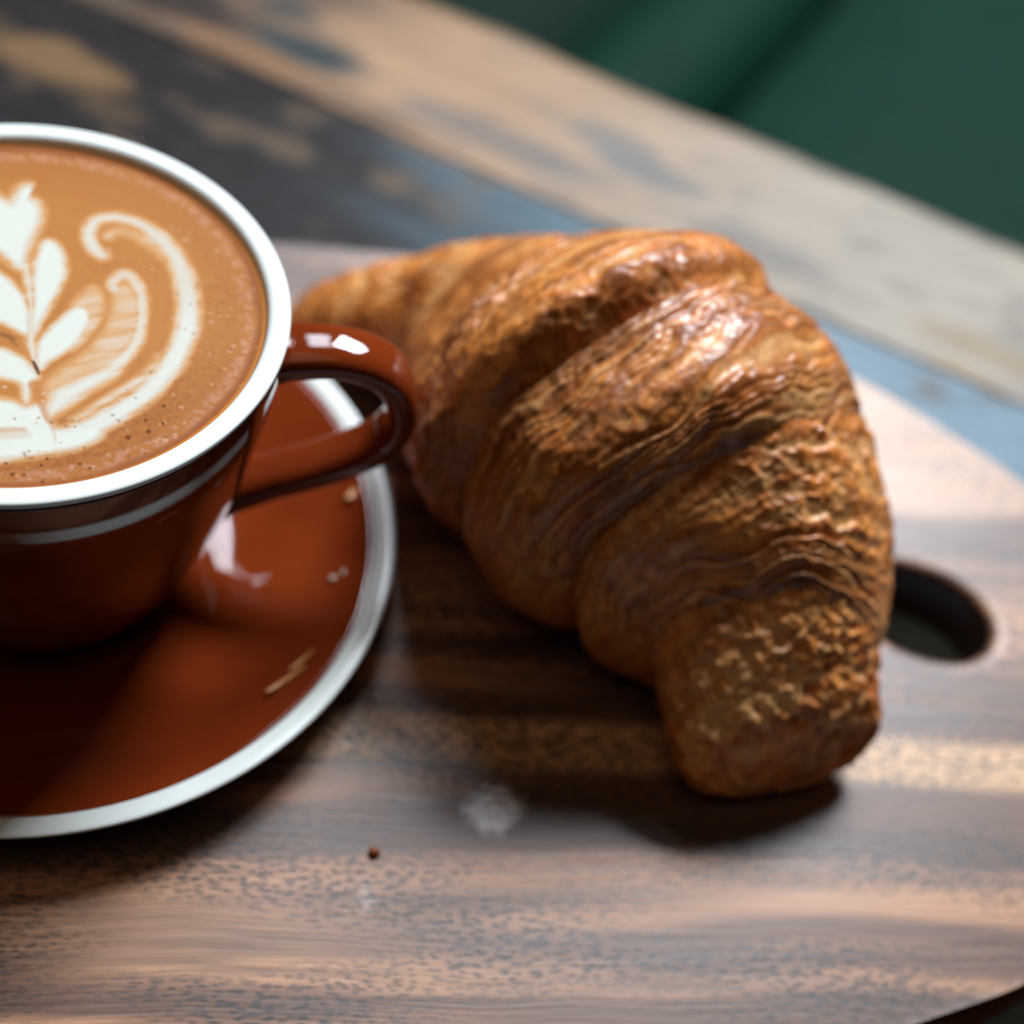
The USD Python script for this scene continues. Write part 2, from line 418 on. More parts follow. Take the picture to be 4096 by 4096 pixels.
bcol = board_colour(A_, N_, bv[:, 2])
bw = np.column_stack([(A_[:, None] * GX + N_[:, None] * GY) / 1000, bv[:, 2] / 1000])
M_board = mat('acacia_board', {
    'a': ('attribute', {'attribute': 'tint'}), 'g': ('geometry', {}),
    'rot': ('mapping', {'rotation': (0, 0, -GA)}),
    'wn': ('noise_texture', {'scale': 14.0, 'detail': 2.0}),
    'wm': ('mix', {'mix_type': 'linear_light', 'fac': 0.006}),
    'm1': ('mapping', {'scale': (330.0, 900.0, 300.0)}),
    'n1': ('voronoi_texture', {'scale': 1.0, 'randomness': 1.0, 'dimensions': '2D'}),
    'r1': ('rgb_ramp', {'ramp': [(0.14, (1, 1, 1)), (0.36, (0, 0, 0))]}),
    'm3': ('mapping', {'scale': (170.0, 620.0, 300.0), 'location': (7.0, 3.0, 1.0)}),
    'n3': ('voronoi_texture', {'scale': 1.0, 'randomness': 1.0, 'dimensions': '2D'}),
    'r3': ('rgb_ramp', {'ramp': [(0.10, (1, 1, 1)), (0.30, (0, 0, 0))]}),
    'mxx': ('mix', {'mix_type': 'lighten', 'fac': 1.0}),
    'dmp': ('mapping', {'scale': (14.0, 60.0, 20.0)}),
    'dn': ('noise_texture', {'scale': 1.0, 'detail': 2.0}),
    'dr': ('rgb_ramp', {'ramp': [(0.38, (0.06, 0.06, 0.06)), (0.58, (1, 1, 1))]}),
    'dm': ('mix', {'mix_type': 'multiply', 'fac': 1.0}),
    'fl': ('mix', {'color2': (0.036, 0.029, 0.027)}),
    'm2': ('mapping', {'scale': (35.0, 1600.0, 300.0)}),
    'n2': ('noise_texture', {'scale': 1.0, 'detail': 4.0}),
    'r2': ('rgb_ramp', {'ramp': [(0.3, (0.62, 0.62, 0.64)), (0.7, (1.18, 1.16, 1.12))]}),
    'mu': ('mix', {'mix_type': 'multiply', 'fac': 0.8}),
    'b': ('bump', {'strength': 0.12, 'distance': 0.0004}),
    'rr': ('rgb_ramp', {'ramp': [(0.2, (0.30, 0.30, 0.30)), (0.8, (0.48, 0.48, 0.48))]}),
    'p': ('principled_bsdf', {'roughness': 0.36, 'specular_ior_level': 0.4})},
    [('g.position', 'rot.vector'), ('rot.vector', 'wn.vector'), ('rot.vector', 'wm.color1'), ('wn.color', 'wm.color2'),
     ('wm.color', 'm1.vector'), ('m1.vector', 'n1.vector'), ('n1.distance', 'r1.fac'),
     ('rot.vector', 'dmp.vector'), ('dmp.vector', 'dn.vector'), ('dn.fac', 'dr.fac'), ('wm.color', 'm3.vector'), ('m3.vector', 'n3.vector'), ('n3.distance', 'r3.fac'), ('r1.color', 'mxx.color1'), ('r3.color', 'mxx.color2'), ('mxx.color', 'dm.color1'), ('dr.color', 'dm.color2'),
     ('wm.color', 'm2.vector'), ('m2.vector', 'n2.vector'), ('n2.fac', 'r2.fac'),
     ('a.color', 'mu.color1'), ('r2.color', 'mu.color2'), ('mu.color', 'fl.color1'), ('dm.color', 'fl.fac'), ('fl.color', 'p.base_color'),
     ('n2.fac', 'b.height'), ('b.normal', 'p.normal'), ('n2.fac', 'rr.fac'), ('rr.color', 'p.roughness')])
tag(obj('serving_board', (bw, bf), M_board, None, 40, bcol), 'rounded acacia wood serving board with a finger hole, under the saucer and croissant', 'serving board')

# ---------------------------------------------------------------- saucer
saucer = thing('saucer', 'glossy brown saucer with a white rim under the coffee cup', 'saucer')
top = smooth_profile([(0, 4.6), (14, 4.6), (28, 4.6), (36, 4.85), (44, 5.35), (53, 7.0), (61, 9.2), (68.4, 11.4)], 60)
bot = smooth_profile([(68.4, 8.4), (56, 5.4), (45, 3.2), (39.5, 2.0), (38.8, .05), (36.2, .05), (35.6, 1.6), (0, 1.8)], 50)
obj('dish', lathe(np.vstack([bot[::-1], [(68.4, 9.8)], top[::-1]])[:, :] / 1000, 320), M_brown_glaze, saucer)
rp = [(68.35, 8.9), (70.3, 9.9), (71.6, 10.8), (72.4, 11.45), (72.6, 11.85), (72.4, 12.15), (71.8, 12.25), (70.8, 12.15), (69.4, 11.88), (68.35, 11.5)]
rp = CubicSpline(np.arange(len(rp)), np.array(rp))(np.linspace(0, len(rp) - 1, 40))
obj('rim', lathe(np.vstack([rp, rp[:1]]) / 1000, 320), M_white_glaze, saucer)

# ---------------------------------------------------------------- cup
cup = thing('coffee_cup', 'brown glazed cappuccino cup with white rim standing on the brown saucer', 'cup')
outer = smooth_profile([(0, 5.0), (26.0, 5.0), (29.0, 5.2), (30.3, 6.2), (32.2, 9.5), (35.8, 18), (39.0, 28), (41.8, 39), (44.0, 50), (45.8, 60), (46.77, 71.0)], 90)
inner = smooth_profile([(42.75, 68.2), (42.3, 60), (38, 36), (30, 14), (20, 10), (0, 9)], 40)
obj('body', lathe(np.vstack([outer, inner]) / 1000, 320), M_brown_glaze, cup)
rp = [(46.78, 70.9), (46.95, 71.3), (47.0, 71.7), (46.85, 72.05), (46.4, 72.22), (45.6, 72.27), (44.6, 72.25), (43.7, 72.08), (43.1, 71.55), (42.8, 70.6), (42.65, 69.3), (42.6, 67.4)]
rp = CubicSpline(np.arange(len(rp)), np.array(rp))(np.linspace(0, len(rp) - 1, 44))
obj('rim', lathe(np.vstack([rp, rp[:1]]) / 1000, 320), M_white_glaze, cup)

# handle: an oval strap swept along a loop in the plane of its azimuth
HA = math.radians(15)
hp = np.array([(42.5, 62.5), (48, 63.6), (54, 64.3), (60, 63.6), (65.5, 60.5), (68.6, 55), (69.3, 49), (67.6, 43.5), (62.5, 38), (55, 33), (47, 28.8), (40.5, 25.5), (35.5, 23.5)])
hs = np.r_[0, np.cumsum(np.hypot(*np.diff(hp, axis=0).T))]
hcv = CubicSpline(hs, hp)
t = np.linspace(0, hs[-1], 90)
hpos, htan = hcv(t), hcv(t, 1)
htan /= np.linalg.norm(htan, axis=1, keepdims=True)
hn = np.stack([-htan[:, 1], htan[:, 0]], -1)
k = t / hs[-1]
half_w = np.interp(k, [0, .06, .2, .5, .85, .95, 1], [7.6, 6.2, 5.7, 5.5, 5.4, 6.2, 7.6])
half_t = np.interp(k, [0, .06, .2, .5, .85, .95, 1], [4.6, 3.6, 3.2, 3.2, 3.2, 3.8, 4.8])
th = np.linspace(0, 2 * np.pi, 49)[:-1]
ex = np.sign(np.cos(th)) * np.abs(np.cos(th)) ** .8
ey = np.sign(np.sin(th)) * np.abs(np.sin(th)) ** .8
rz = hpos[:, None, :] + hn[:, None, :] * (half_t[:, None] * ex)[..., None]
tang = half_w[:, None] * ey
er_, et_ = np.array([math.cos(HA), math.sin(HA)]), np.array([-math.sin(HA), math.cos(HA)])
P = np.zeros((len(t), len(th), 3))
P[..., :2] = rz[..., 0:1] * er_ + tang[..., None] * et_
P[..., 2] = rz[..., 1]
hv, hf = grid_tube(P / 1000)
if trimesh.Trimesh(hv, hf, process=False).volume < 0:
    hf = hf[:, ::-1]
obj('handle', (hv, hf), M_brown_glaze, cup)

# ---------------------------------------------------------------- coffee with latte art
ART_POLY = [
    ('top', [[-18.03, 25.68], [-15.45, 26.15], [-13.53, 25.09], [-11.9, 23.28], [-11.01, 23.04], [-11.03, 25.52], [-10.05, 27.03], [-8.14, 27.22], [-5.99, 25.78], [-4.98, 23.73], [-4.41, 20.29], [-4.19, 16.76], [-4.0, 13.86], [-3.24, 11.23], [-2.42, 8.94], [-3.45, 9.11], [-5.53, 10.0], [-7.29, 11.03], [-9.76, 12.37], [-14.48, 14.88]], 1, 0.73),
    ('leaf2', [[-1.07, 17.75], [0.6, 16.94], [2.33, 14.98], [4.0, 12.14], [4.7, 9.81], [4.99, 7.06], [4.95, 4.21], [4.75, 1.34], [4.78, -1.14], [4.72, -3.35], [4.98, -5.41], [3.85, -3.96], [2.83, 0.02], [1.46, 3.95], [-0.07, 7.59], [-1.47, 11.37], [-2.01, 14.68], [-1.93, 16.94]], 1, 0.49),
    ('leaf3', [[-13.17, 9.5], [-7.5, 6.88], [-5.1, 6.13], [-2.84, 4.76], [-0.65, 3.1], [1.12, 1.01], [2.59, -1.73], [3.9, -5.03], [3.7, -5.91], [2.46, -5.59], [0.62, -4.69], [-0.95, -4.49], [-2.69, -4.77], [-7.04, -4.99]], 1, 0.45),
    ('tan4', [[8.34, 2.77], [9.04, 6.41], [9.86, 9.31], [11.39, 8.78], [13.06, 6.33], [13.91, 2.75], [13.76, -1.16], [13.11, -4.39], [11.51, -7.95], [11.59, -0.37], [10.8, 3.74]], 0.5, 0.52),
    ('leaf4', [[9.35, 3.59], [10.89, 3.5], [11.94, 1.97], [12.41, -0.05], [12.4, -2.51], [11.98, -4.83], [11.01, -7.61], [9.8, -10.19], [9.31, -12.21], [9.01, -12.84], [8.06, -11.12], [7.17, -9.1], [6.42, -6.73], [6.75, -4.72], [7.6, -1.67], [8.31, 1.36]], 1, 0.42),
    ('tan6', [[13.7, 10.85], [15.1, 12.28], [17.51, 10.38], [20.1, 5.76], [21.58, -0.55], [20.11, -8.33], [17.08, -14.92], [14.56, -19.66], [12.65, -18.88], [11.04, -15.68], [12.27, -11.86], [14.42, -7.88], [15.92, -1.95], [15.81, 2.95], [14.9, 6.5]], 0.42, 0.7),
    ('low6', [[12.88, -16.23], [15.06, -14.38], [16.68, -11.44], [18.66, -9.38], [20.81, -6.19], [21.16, -8.69], [19.67, -12.12], [17.86, -14.6], [16.41, -17.94], [15.29, -20.61], [14.63, -22.6], [13.24, -20.63]], 0.95, 0.7),
    ('w8', [[-3.47, -13.45], [0.01, -11.32], [1.95, -10.7], [3.79, -11.17], [5.74, -11.47], [7.65, -13.08], [9.56, -14.68], [8.41, -15.89], [10.09, -20.57], [9.47, -20.8], [8.0, -17.58], [6.84, -16.49], [5.01, -16.42], [2.37, -17.04], [-1.21, -18.79]], 1, 0.45),
    ('w9', [[0.81, -23.56], [4.71, -21.84], [7.32, -21.24], [8.86, -21.53], [10.14, -22.05], [11.12, -20.93], [12.42, -19.69], [15.05, -23.67], [16.56, -24.83], [19.35, -23.3], [22.69, -20.33], [23.89, -23.58], [21.57, -26.85], [18.89, -29.03], [14.63, -31.54], [9.52, -34.35], [5.92, -35.66]], 1, 0.59),
]
ART_STROKE = [
    ('stem', [[-2.84, 10.22], [0.16, 4.84], [2.8, -1.09], [4.87, -6.53], [6.81, -10.03], [8.18, -12.12]], [0.78, 0.78, 0.78, 1.05, 0.87, 0.52], 0.88, 0.38),
    ('inner', [[13.97, 10.1], [13.26, 13.13], [14.33, 14.44], [16.18, 13.59], [18.18, 10.93], [19.66, 7.83], [20.79, 4.35], [21.48, 1.05], [21.75, -1.57], [21.53, -4.07], [20.43, -7.68]], [1.22, 1.4, 1.48, 1.31, 1.13, 1.05, 1.05, 1.13, 1.22, 1.57, 1.57], 0.92, 0.45),
    ('outer', [[8.98, 17.41], [6.84, 18.47], [4.97, 20.85], [4.14, 23.86], [4.61, 26.05], [6.58, 27.72], [9.73, 28.36], [13.4, 27.57], [16.9, 25.49], [20.51, 22.44], [23.21, 19.07], [25.45, 15.01], [26.98, 11.31], [28.14, 7.53], [28.95, 3.69], [29.33, -0.24], [29.14, -4.07], [28.46, -8.02], [27.23, -12.36], [25.46, -16.08], [23.33, -19.63], [20.91, -22.75], [18.45, -25.61], [15.18, -28.51], [11.69, -30.74], [8.29, -32.23], [4.9, -33.23]], [1.31, 1.48, 1.48, 1.4, 1.4, 1.48, 1.57, 1.92, 2.44, 2.88, 3.05, 3.14, 3.14, 3.23, 3.31, 3.31, 3.4, 3.31, 3.31, 3.23, 3.23, 3.14, 3.14, 3.31, 3.31, 3.31, 3.31], 0.96, 0.52),
    ('outer2', [[8.01, 22.72], [9.93, 25.04], [12.99, 24.79], [16.32, 23.73], [19.3, 21.94]], [1.05, 1.22, 1.4, 1.74, 2.09], 0.5, 0.7),
    ('tanout', [[18.61, -21.36], [21.32, -16.6], [24.08, -11.73], [26.18, -7.29], [26.68, -2.86]], [0.52, 0.7, 0.87, 0.7, 0.35], 0.72, 0.52),
]
ART_DARK = [
    ('d1', [[-5.18, -9.39], [-1.39, -7.91], [0.61, -7.39], [2.25, -7.82], [3.35, -8.72]], [0.7, 0.7, 0.73, 0.87, 0.7], 1.0, 0.42),
    ('d2', [[3.16, -8.24], [4.39, -8.56], [5.84, -10.12], [7.27, -11.66]], [0.7, 0.8, 0.63, 0.42], 0.8, 0.31),
    ('d3', [[7.43, -11.6], [8.44, -12.78], [9.28, -13.88]], [0.45, 0.59, 0.35], 1.6, 0.24),
    ('tl', [[3.53, -30.01], [7.39, -28.34], [9.44, -27.34], [11.71, -26.43]], [1.22, 1.08, 1.08, 0.7], 0.55, 0.49),
    ('tl2', [[3.93, -30.95], [7.78, -29.28], [10.67, -28.22], [12.58, -27.27]], [0.7, 1.05, 1.05, 1.05], 0.3, 0.7),
    ('br', [[9.39, -16.54], [10.29, -17.47], [11.46, -19.05], [12.78, -21.06], [14.57, -23.36]], [1.57, 1.66, 1.57, 0.7, 0.42], 0.75, 0.49),
    ('ax', [[15.05, -23.67], [16.42, -25.37], [17.31, -27.22]], [0.42, 0.45, 0.35], 0.3, 0.35),
]
ART_AXIS = [[-12.04, 25.09], [16.51, -25.6]]



def poly_signed(p, pts):
    pts = np.asarray(pts, float)
    # smooth closed outline
    for _ in range(2):
        nx_ = np.roll(pts, -1, 0)
        pts = np.stack([pts * .75 + nx_ * .25, pts * .25 + nx_ * .75], 1).reshape(-1, 2)
    L = np.vstack([pts, pts[:1]])
    out = np.full(len(p), 9.0)
    inb = np.all((p > L.min(0) - 3) & (p < L.max(0) + 3), axis=1)
    q = p[inb]
    dd = np.full(len(q), 9.0)
    for a, b in zip(L[:-1], L[1:]):
        ab = b - a
        s = np.clip(((q - a) @ ab) / max(ab @ ab, 1e-9), 0, 1)
        dd = np.minimum(dd, np.hypot(*(q - a - s[:, None] * ab).T))
    ins = shapely.contains_xy(Polygon(L).buffer(0), q[:, 0], q[:, 1])
    out[inb] = np.where(ins, -dd, dd)
    return out


def stroke_signed(p, pts, w):
    pts, w = np.asarray(pts, float), np.asarray(w, float)
    d = np.r_[0, np.cumsum(np.hypot(*np.diff(pts, axis=0).T))]
    t = np.linspace(0, d[-1], len(pts) * 5)
    L, wl = CubicSpline(d, pts)(t), np.interp(t, d, w) / 2
    out = np.full(len(p), 9.0)
    for a, b, wa, wb in zip(L[:-1], L[1:], wl[:-1], wl[1:]):
        ab = b - a
        s = np.clip(((p - a) @ ab) / max(ab @ ab, 1e-9), 0, 1)
        out = np.minimum(out, np.hypot(*(p - a - s[:, None] * ab).T) - (wa + (wb - wa) * s))
    return out


def art_amount(p):
    k = np.zeros(len(p))
    for name, pts, i, soft in ART_POLY:
        k = np.maximum(k, i * sstep(soft * 2.7, -soft * 2.0, poly_signed(p, pts) - .12))
    for name, pts, w, i, soft in ART_STROKE:
        k = np.maximum(k, i * sstep(soft * 2.8, -soft * 2.2, stroke_signed(p, pts, w) - .12))
    return k


CR = 42.7
st = .24
gx, gy = np.meshgrid(np.arange(-CR, CR + st, st), np.arange(-CR, CR + st, st))
g = np.column_stack([gx.ravel(), gy.ravel()])
g = g[np.hypot(*g.T) < CR - .2]
an = np.linspace(0, 2 * np.pi, 901)[:-1]
g = np.vstack([g, np.column_stack([np.cos(an), np.sin(an)]) * CR])
cf = Delaunay(g).simplices
ar = g[cf]
sg = np.cross(ar[:, 1] - ar[:, 0], ar[:, 2] - ar[:, 0])
cf = np.where((sg > 0)[:, None], cf, cf[:, ::-1])
a0, a1 = np.array(ART_AXIS)
ax = (a1 - a0) / np.linalg.norm(a1 - a0)
side = (g - a0) @ np.array([-ax[1], ax[0]])
refl = g - 2 * side[:, None] * np.array([-ax[1], ax[0]])
warp = np.stack([fbm(np.column_stack([g / 6, 0 * g[:, 0]]), 3, 1), fbm(np.column_stack([g / 6, 0 * g[:, 0] + 9]), 3, 2)], -1) - .5
K = art_amount(g + [0, .77] + warp * .8)
sel = g[:, 0] < -9
K[sel] = np.maximum(K[sel], art_amount(refl[sel] + warp[sel] * .8))
rad = np.hypot(*g.T)
cren = lin(182, 120, 60)
ccol = np.tile(cren, (len(g), 1)).astype(float)
n1 = fbm(np.column_stack([g / 9, 0 * g[:, 0]]), 4, 21)
ccol = mixc(ccol, sstep(.5, .8, n1) * .5, lin(178, 112, 56))
# streaks turning with the pour, finer brown froth toward the near wall
ang_ = np.arctan2(g[:, 1], g[:, 0])
n2 = fbm(np.column_stack([rad / 1.1, ang_ * 3, 0 * rad]), 3, 23)
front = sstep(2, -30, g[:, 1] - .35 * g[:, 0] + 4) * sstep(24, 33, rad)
n3 = fbm(np.column_stack([g / .8, 0 * rad]), 3, 29)
ccol = mixc(ccol, sstep(.45, .7, n2) * .35, lin(176, 108, 58))
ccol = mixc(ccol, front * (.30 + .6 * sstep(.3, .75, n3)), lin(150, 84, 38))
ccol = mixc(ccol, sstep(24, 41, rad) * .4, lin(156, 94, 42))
ccol = mixc(ccol, sstep(37.8, 39.2, rad + (n1 - .5) * 2) * sstep(41.5, 40.0, rad) * sstep(.35, .65, n3) * .5, lin(196, 146, 120))
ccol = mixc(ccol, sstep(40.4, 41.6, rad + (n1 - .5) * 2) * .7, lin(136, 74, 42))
ccol = mixc(ccol, sstep(41.7, 42.4, rad) * .8, lin(196, 128, 62))
mid_ = sstep(.15, .4, K) * sstep(.85, .6, K)
K = np.clip(K + mid_ * (fbm(np.column_stack([(g[:, 0] * .8 + g[:, 1] * .6) / 6, (g[:, 0] * .6 - g[:, 1] * .8) / 1.3, 0 * rad]), 3, 37) - .5) * .7, 0, 1)
edge = K * (1 - K) * 4
ccol = mixc(ccol, np.clip(edge * .6, 0, 1), lin(214, 158, 88))
milk = lin(212, 214, 203)
ccol = mixc(ccol, np.clip(K * (1 - .13 * sstep(-2, 12, g[:, 1] - .2 * g[:, 0]) * sstep(6, 14, g[:, 0])), 0, 1) ** 1.7, milk)
for name, pts, w, i, soft in ART_DARK:
    d = sstep(soft * 1.2, -soft * .7, stroke_signed(g + [0, .77], pts, w))
    ccol = mixc(ccol, d * min(i, 1), lin(96, 56, 30) if i > 1.2 else lin(188, 122, 66) if name != 'd1' else lin(140, 92, 52))
# froth pores: countless pinholes, a colour of the foam
rng = np.random.default_rng(4)
cz = np.zeros(len(g))
from scipy.spatial import cKDTree
tree = cKDTree(g)


def spot(x, y, r, col, k, dz):
    if K[tree.query((x, y))[1]] > .35 and dz > .055:
        return
    i = tree.query_ball_point((x, y), r * 1.4)
    d = np.hypot(g[i, 0] - x, g[i, 1] - y) / r
    kk = sstep(1.3, .5, d) * k
    ccol[i] = ccol[i] * (1 - kk[:, None]) + np.asarray(col) * kk[:, None]
    cz[i] += sstep(1.2, .2, d) * dz


for _ in range(300):
    r, a = 27 + 15 * rng.random() ** .7, rng.uniform(-2.5, .6)
    spot(r * math.cos(a), r * math.sin(a), rng.uniform(.2, .42), lin(136, 78, 38) if rng.random() < .6 else lin(206, 160, 116), .5, rng.uniform(-.05, .10))
for _ in range(26):
    r, a = 31 + 10.5 * rng.random(), rng.uniform(-1.75, -.35)
    spot(r * math.cos(a), r * math.sin(a), rng.uniform(.3, .5), lin(84, 44, 22), .8, .16)
for _ in range(40):
    a, r = rng.uniform(-2.1, -1.0), rng.uniform(20, 36)
    spot(r * math.cos(a), r * math.sin(a), rng.uniform(.25, .4), lin(206, 190, 170), .5, .06)
for _ in range(40):
    r, a = rng.uniform(20, 41), rng.uniform(-1.2, 1.2)
    spot(r * math.cos(a), r * math.sin(a), rng.uniform(.3, .55), lin(206, 160, 130), .5, .1)
cz *= .5
cz += (n3 - .5) * .04 * sstep(16, 30, rad) + sstep(41.6, 42.7, rad) * .25
M_coffee = tinted('coffee_foam', 0.42, 1500.0, 0.05, 0.0002, specular_ior_level=0.05)
tag(obj('coffee', (np.column_stack([g / 1000, .0704 + cz / 1000]), cf), M_coffee, None, 40, ccol), 'coffee with a white milk foam leaf pattern filling the cup', 'coffee')

# ---------------------------------------------------------------- croissant
t6 = np.linspace(0, 1, 6)
sx = CubicSpline(t6, [0.0547, 0.0837, 0.1054, 0.1297, 0.1440, 0.1532])
sy = CubicSpline(t6, [0.0792, 0.0669, 0.0462, 0.0300, 0.0146, -0.0030])
sa = PchipInterpolator(t6, [0.0158, 0.0320, 0.0431, 0.0401, 0.0303, 0.0218])
SHB = .9481
SLEN = .1324


def spine(s):
    """centre, side vector and half-width; beyond the ends the tangent runs on straight."""
    sc = np.clip(s, 0, 1)
    x, y, tx, ty = sx(sc), sy(sc), sx(sc, 1), sy(sc, 1)
    n = np.hypot(tx, ty)
    tx, ty = tx / n, ty / n
    over = (s - sc) * SLEN
    return x + tx * over, y + ty * over, -ty, tx, sa(sc) * (1 - 2.3 * np.clip(-s, 0, .25))


M_crust = mat('croissant_crust', {
    'a': ('attribute', {'attribute': 'tint'}), 'g': ('geometry', {}),
    'n': ('noise_texture', {'scale': 260.0, 'detail': 4.0, 'roughness': 0.6}),
    'n2': ('noise_texture', {'scale': 700.0, 'detail': 2.0}),
    'r': ('rgb_ramp', {'ramp': [(0.3, (0.70, 0.62, 0.55)), (0.7, (1.2, 1.2, 1.2))]}),
    'mx': ('mix', {'mix_type': 'multiply', 'fac': 0.7}),
    'b': ('bump', {'strength': 0.35, 'distance': 0.0009}),
    'rr': ('rgb_ramp', {'ramp': [(0.3, (0.28, 0.28, 0.28)), (0.7, (0.58, 0.58, 0.58))]}),
    'p': ('principled_bsdf', {'ior': 1.5, 'coat_weight': 0.2, 'coat_roughness': 0.22})},
    [('g.position', 'n.vector'), ('g.position', 'n2.vector'), ('n.fac', 'r.fac'), ('a.color', 'mx.color1'), ('r.color', 'mx.color2'), ('mx.color', 'p.base_color'),
     ('n.fac', 'b.height'), ('b.normal', 'p.normal'), ('n2.fac', 'rr.fac'), ('rr.color', 'p.roughness')])

GOLD, BROWN, DEEP, PALE = lin(234, 148, 70), lin(194, 104, 42), lin(122, 60, 24), lin(242, 196, 132)


def edge(pts):
    """where a rolled layer ends along the spine, by the angle round it (degrees, 90 = top, 180 = the inner side)."""
    pts = sorted(pts)
    d = np.array([p[0] for p in pts], float)
    e = np.array([p[1] for p in pts], float)
    f = PchipInterpolator(np.r_[d - 360, d, d + 360], np.r_[e, e, e])
    return lambda v: f(np.degrees(v))


def shift(f, k):
    return lambda v: f(v) + k


def level(k):
    return lambda v: 0 * v + k


EDGE_0 = edge([(0, .15), (60, .17), (88, .20), (122, .24), (146, .28), (164, .318), (200, .33), (270, .24)])
EDGE_1 = edge([(0, .47), (61, .475), (75, .458), (92, .445), (117, .428), (135, .415), (151, .405), (165, .401), (200, .40), (270, .43)])
EDGE_2 = edge([(0, .67), (58, .676), (90, .679), (112, .662), (126, .639), (143, .615), (163, .582), (179, .572), (197, .565), (270, .60)])
EDGE_3 = edge([(0, .955), (43, .945), (57, .93), (77, .91), (99, .895), (117, .889), (140, .88), (166, .86), (200, .855), (270, .90)])


def segment(lo, hi, lip0, lip1, seed, rough=1.0, tuck=1.0, tw=.029, step=1.0, fold=0, scale=1.0, nv=460):
    """one rolled layer. lip 1: it ends in a sloping face of thin laminated sheets; 0: tucked under its neighbour; 2: a blunt closed tip."""
    v = np.linspace(-np.pi, np.pi, nv + 1)[:-1]
    wv = (fbm(np.stack([np.cos(v) * 2.2 + 5, np.sin(v) * 2.2 + 5, 0 * v + seed], -1), 3, seed) - .5) * .022
    a0, a1 = lo(v) + (wv if lip0 == 1 else 0), hi(v) + (wv if lip1 == 1 else 0)
    n = int((a1 - a0).max() * SLEN / .00040)
    t = np.linspace(0, 1, n)
    T, Vv = np.meshgrid(t, v, indexing='ij')
    span = (a1 - a0)[None] * np.ones_like(T)
    S = a0[None] + T * span
    x, y, nx, ny, a = spine(S)
    d0, d1 = T * span * SLEN, (1 - T) * span * SLEN
    cV, sV = np.cos(Vv), np.sin(Vv)
    arc = Vv * a
    p3 = np.stack([x + nx * a * cV, y + ny * a * cV, SHB * a * sV], -1)
    N = lambda f, o, sd: fbm(p3 * f + sd, o, sd) - .5
    big, mid = N(48, 2, seed + 2), N(150, 3, seed + 1)
    ridge = 1 - np.abs(N(215, 3, seed + 5)) * 4.5                 # wrinkled, blistered skin
    ridge2 = 1 - np.abs(N(460, 2, seed + 6)) * 4.5
    fine = N(800, 2, seed + 8)
    up = sstep(-.75, .35, sV)
    drop = np.zeros_like(S)
    lam = np.zeros_like(S)
    outer = .35 + .65 * sstep(.35, -.35, np.cos(Vv - .3) - .15)           # the laps die away on the far side
    face = np.zeros_like(S)
    gap = np.zeros_like(S)
    side_k, top_k = np.ones_like(S), np.ones_like(S)
    wband = .0065 + .0085 * fbm(np.stack([cV * 2.4 + 31, sV * 2.4 + 7, 0 * S + seed], -1), 2, seed + 40)
    for lip, d, k in ((lip0, d0, 0), (lip1, d1, 1)):
        if lip == 1:
            wob = (fbm(p3 * 55 + 3, 3, seed + 11 + k) - .5) * .0045 + (fbm(p3 * 190 + 3, 2, seed + 12 + k) - .5) * .0008 + (fbm(np.stack([arc * 130, d * 30, 0 * d], -1), 2, seed + 13 + k) - .5) * .0022
            dd = d + wob
            on = sstep(wband + .002, wband - .003, dd)
            drop += step * outer * .0034 * sstep(wband + .004, -.001, dd) + step * (.5 + .5 * outer) * .0032 * (1 - np.sqrt(np.clip(1 - (1 - np.clip(d / .0026, 0, 1)) ** 2, 0, 1)))
            fr = np.mod((dd + .0007 * np.sin(dd * 900 + 5 * big)) / .00165 + 50 + (fbm(p3 * 70 + 8, 2, seed + 17) - .5) * 1.6, 1)
            saw = np.where(fr < .72, fr / .72, (1 - fr) / .28)
            lam = np.where(on > lam, saw * on, lam)
            face = np.maximum(face, on)
            gap = np.maximum(gap, sstep(.0030, .0008, d))
        elif lip == 2:
            dome = lambda q, e: np.clip(1 - (1 - np.clip(q, 0, 1)) ** e, 0, 1) ** (1 / e)
            side_k = np.minimum(side_k, .03 + .97 * dome(d / .0085, 2.8))
            top_k = np.minimum(top_k, .05 + .95 * dome(d / .030, 2.2) * dome(d / .005, 2.2))
        else:
            drop += tuck * outer * .0062 * sstep(tw, .005, d) + .002 * sstep(.008, .0, d)
            gap = np.maximum(gap, sstep(.0125, .0095, d) * outer * fold)
    along = (S + (big * .02)) * SLEN
    sheet = fbm(np.stack([along * 520 + mid * 3, arc * 42, 0 * S + seed], -1), 3, seed + 30) - .5      # thin sheets showing as streaks round the roll
    skin = (1 - .8 * face)
    wr = sstep(.25, .95, ridge) * .6 + sstep(.3, .95, ridge2) * .4
    patch = sstep(-.12, .12, N(36, 2, seed + 15))
    relief = big * .0045 + skin * rough * (mid * .0021 + (wr - .5) * .0013 * (.2 + .8 * patch) + fine * .0005)
    relief += (.0016 + .0008 * face) * sheet
    relief += face * ((lam - .5) * .0010 * (.3 + 1.4 * fbm(p3 * 70 + 21, 2, seed + 18)) + mid * .0012 + fine * .0007)
    bul = 1 + .035 * np.sin(np.pi * np.clip(T, 0, 1)) * (lip0 != 2) * (lip1 != 2)
    rel = relief * .78 * (.55 + .45 * up)
    r0 = a * scale * bul - drop
    rh, rv = r0 * side_k + rel, (r0 * top_k + rel) * SHB
    zc = SHB * a * .88 * (.12 + .88 * top_k)
    P = np.stack([x + nx * rh * cV, y + ny * rh * cV, zc + rv * sV], -1)
    z = P[..., 2]
    P[..., 2] = np.where(z < .004, .0007 + .0033 * np.exp(np.clip((z - .004) / .0066, -6, 0)), z)
    # baked colour: golden, browner on raised skin, pale where the sheets split, folds browned and darkened with painted shade
    f = lambda q: np.clip(q, 0, 1).ravel()
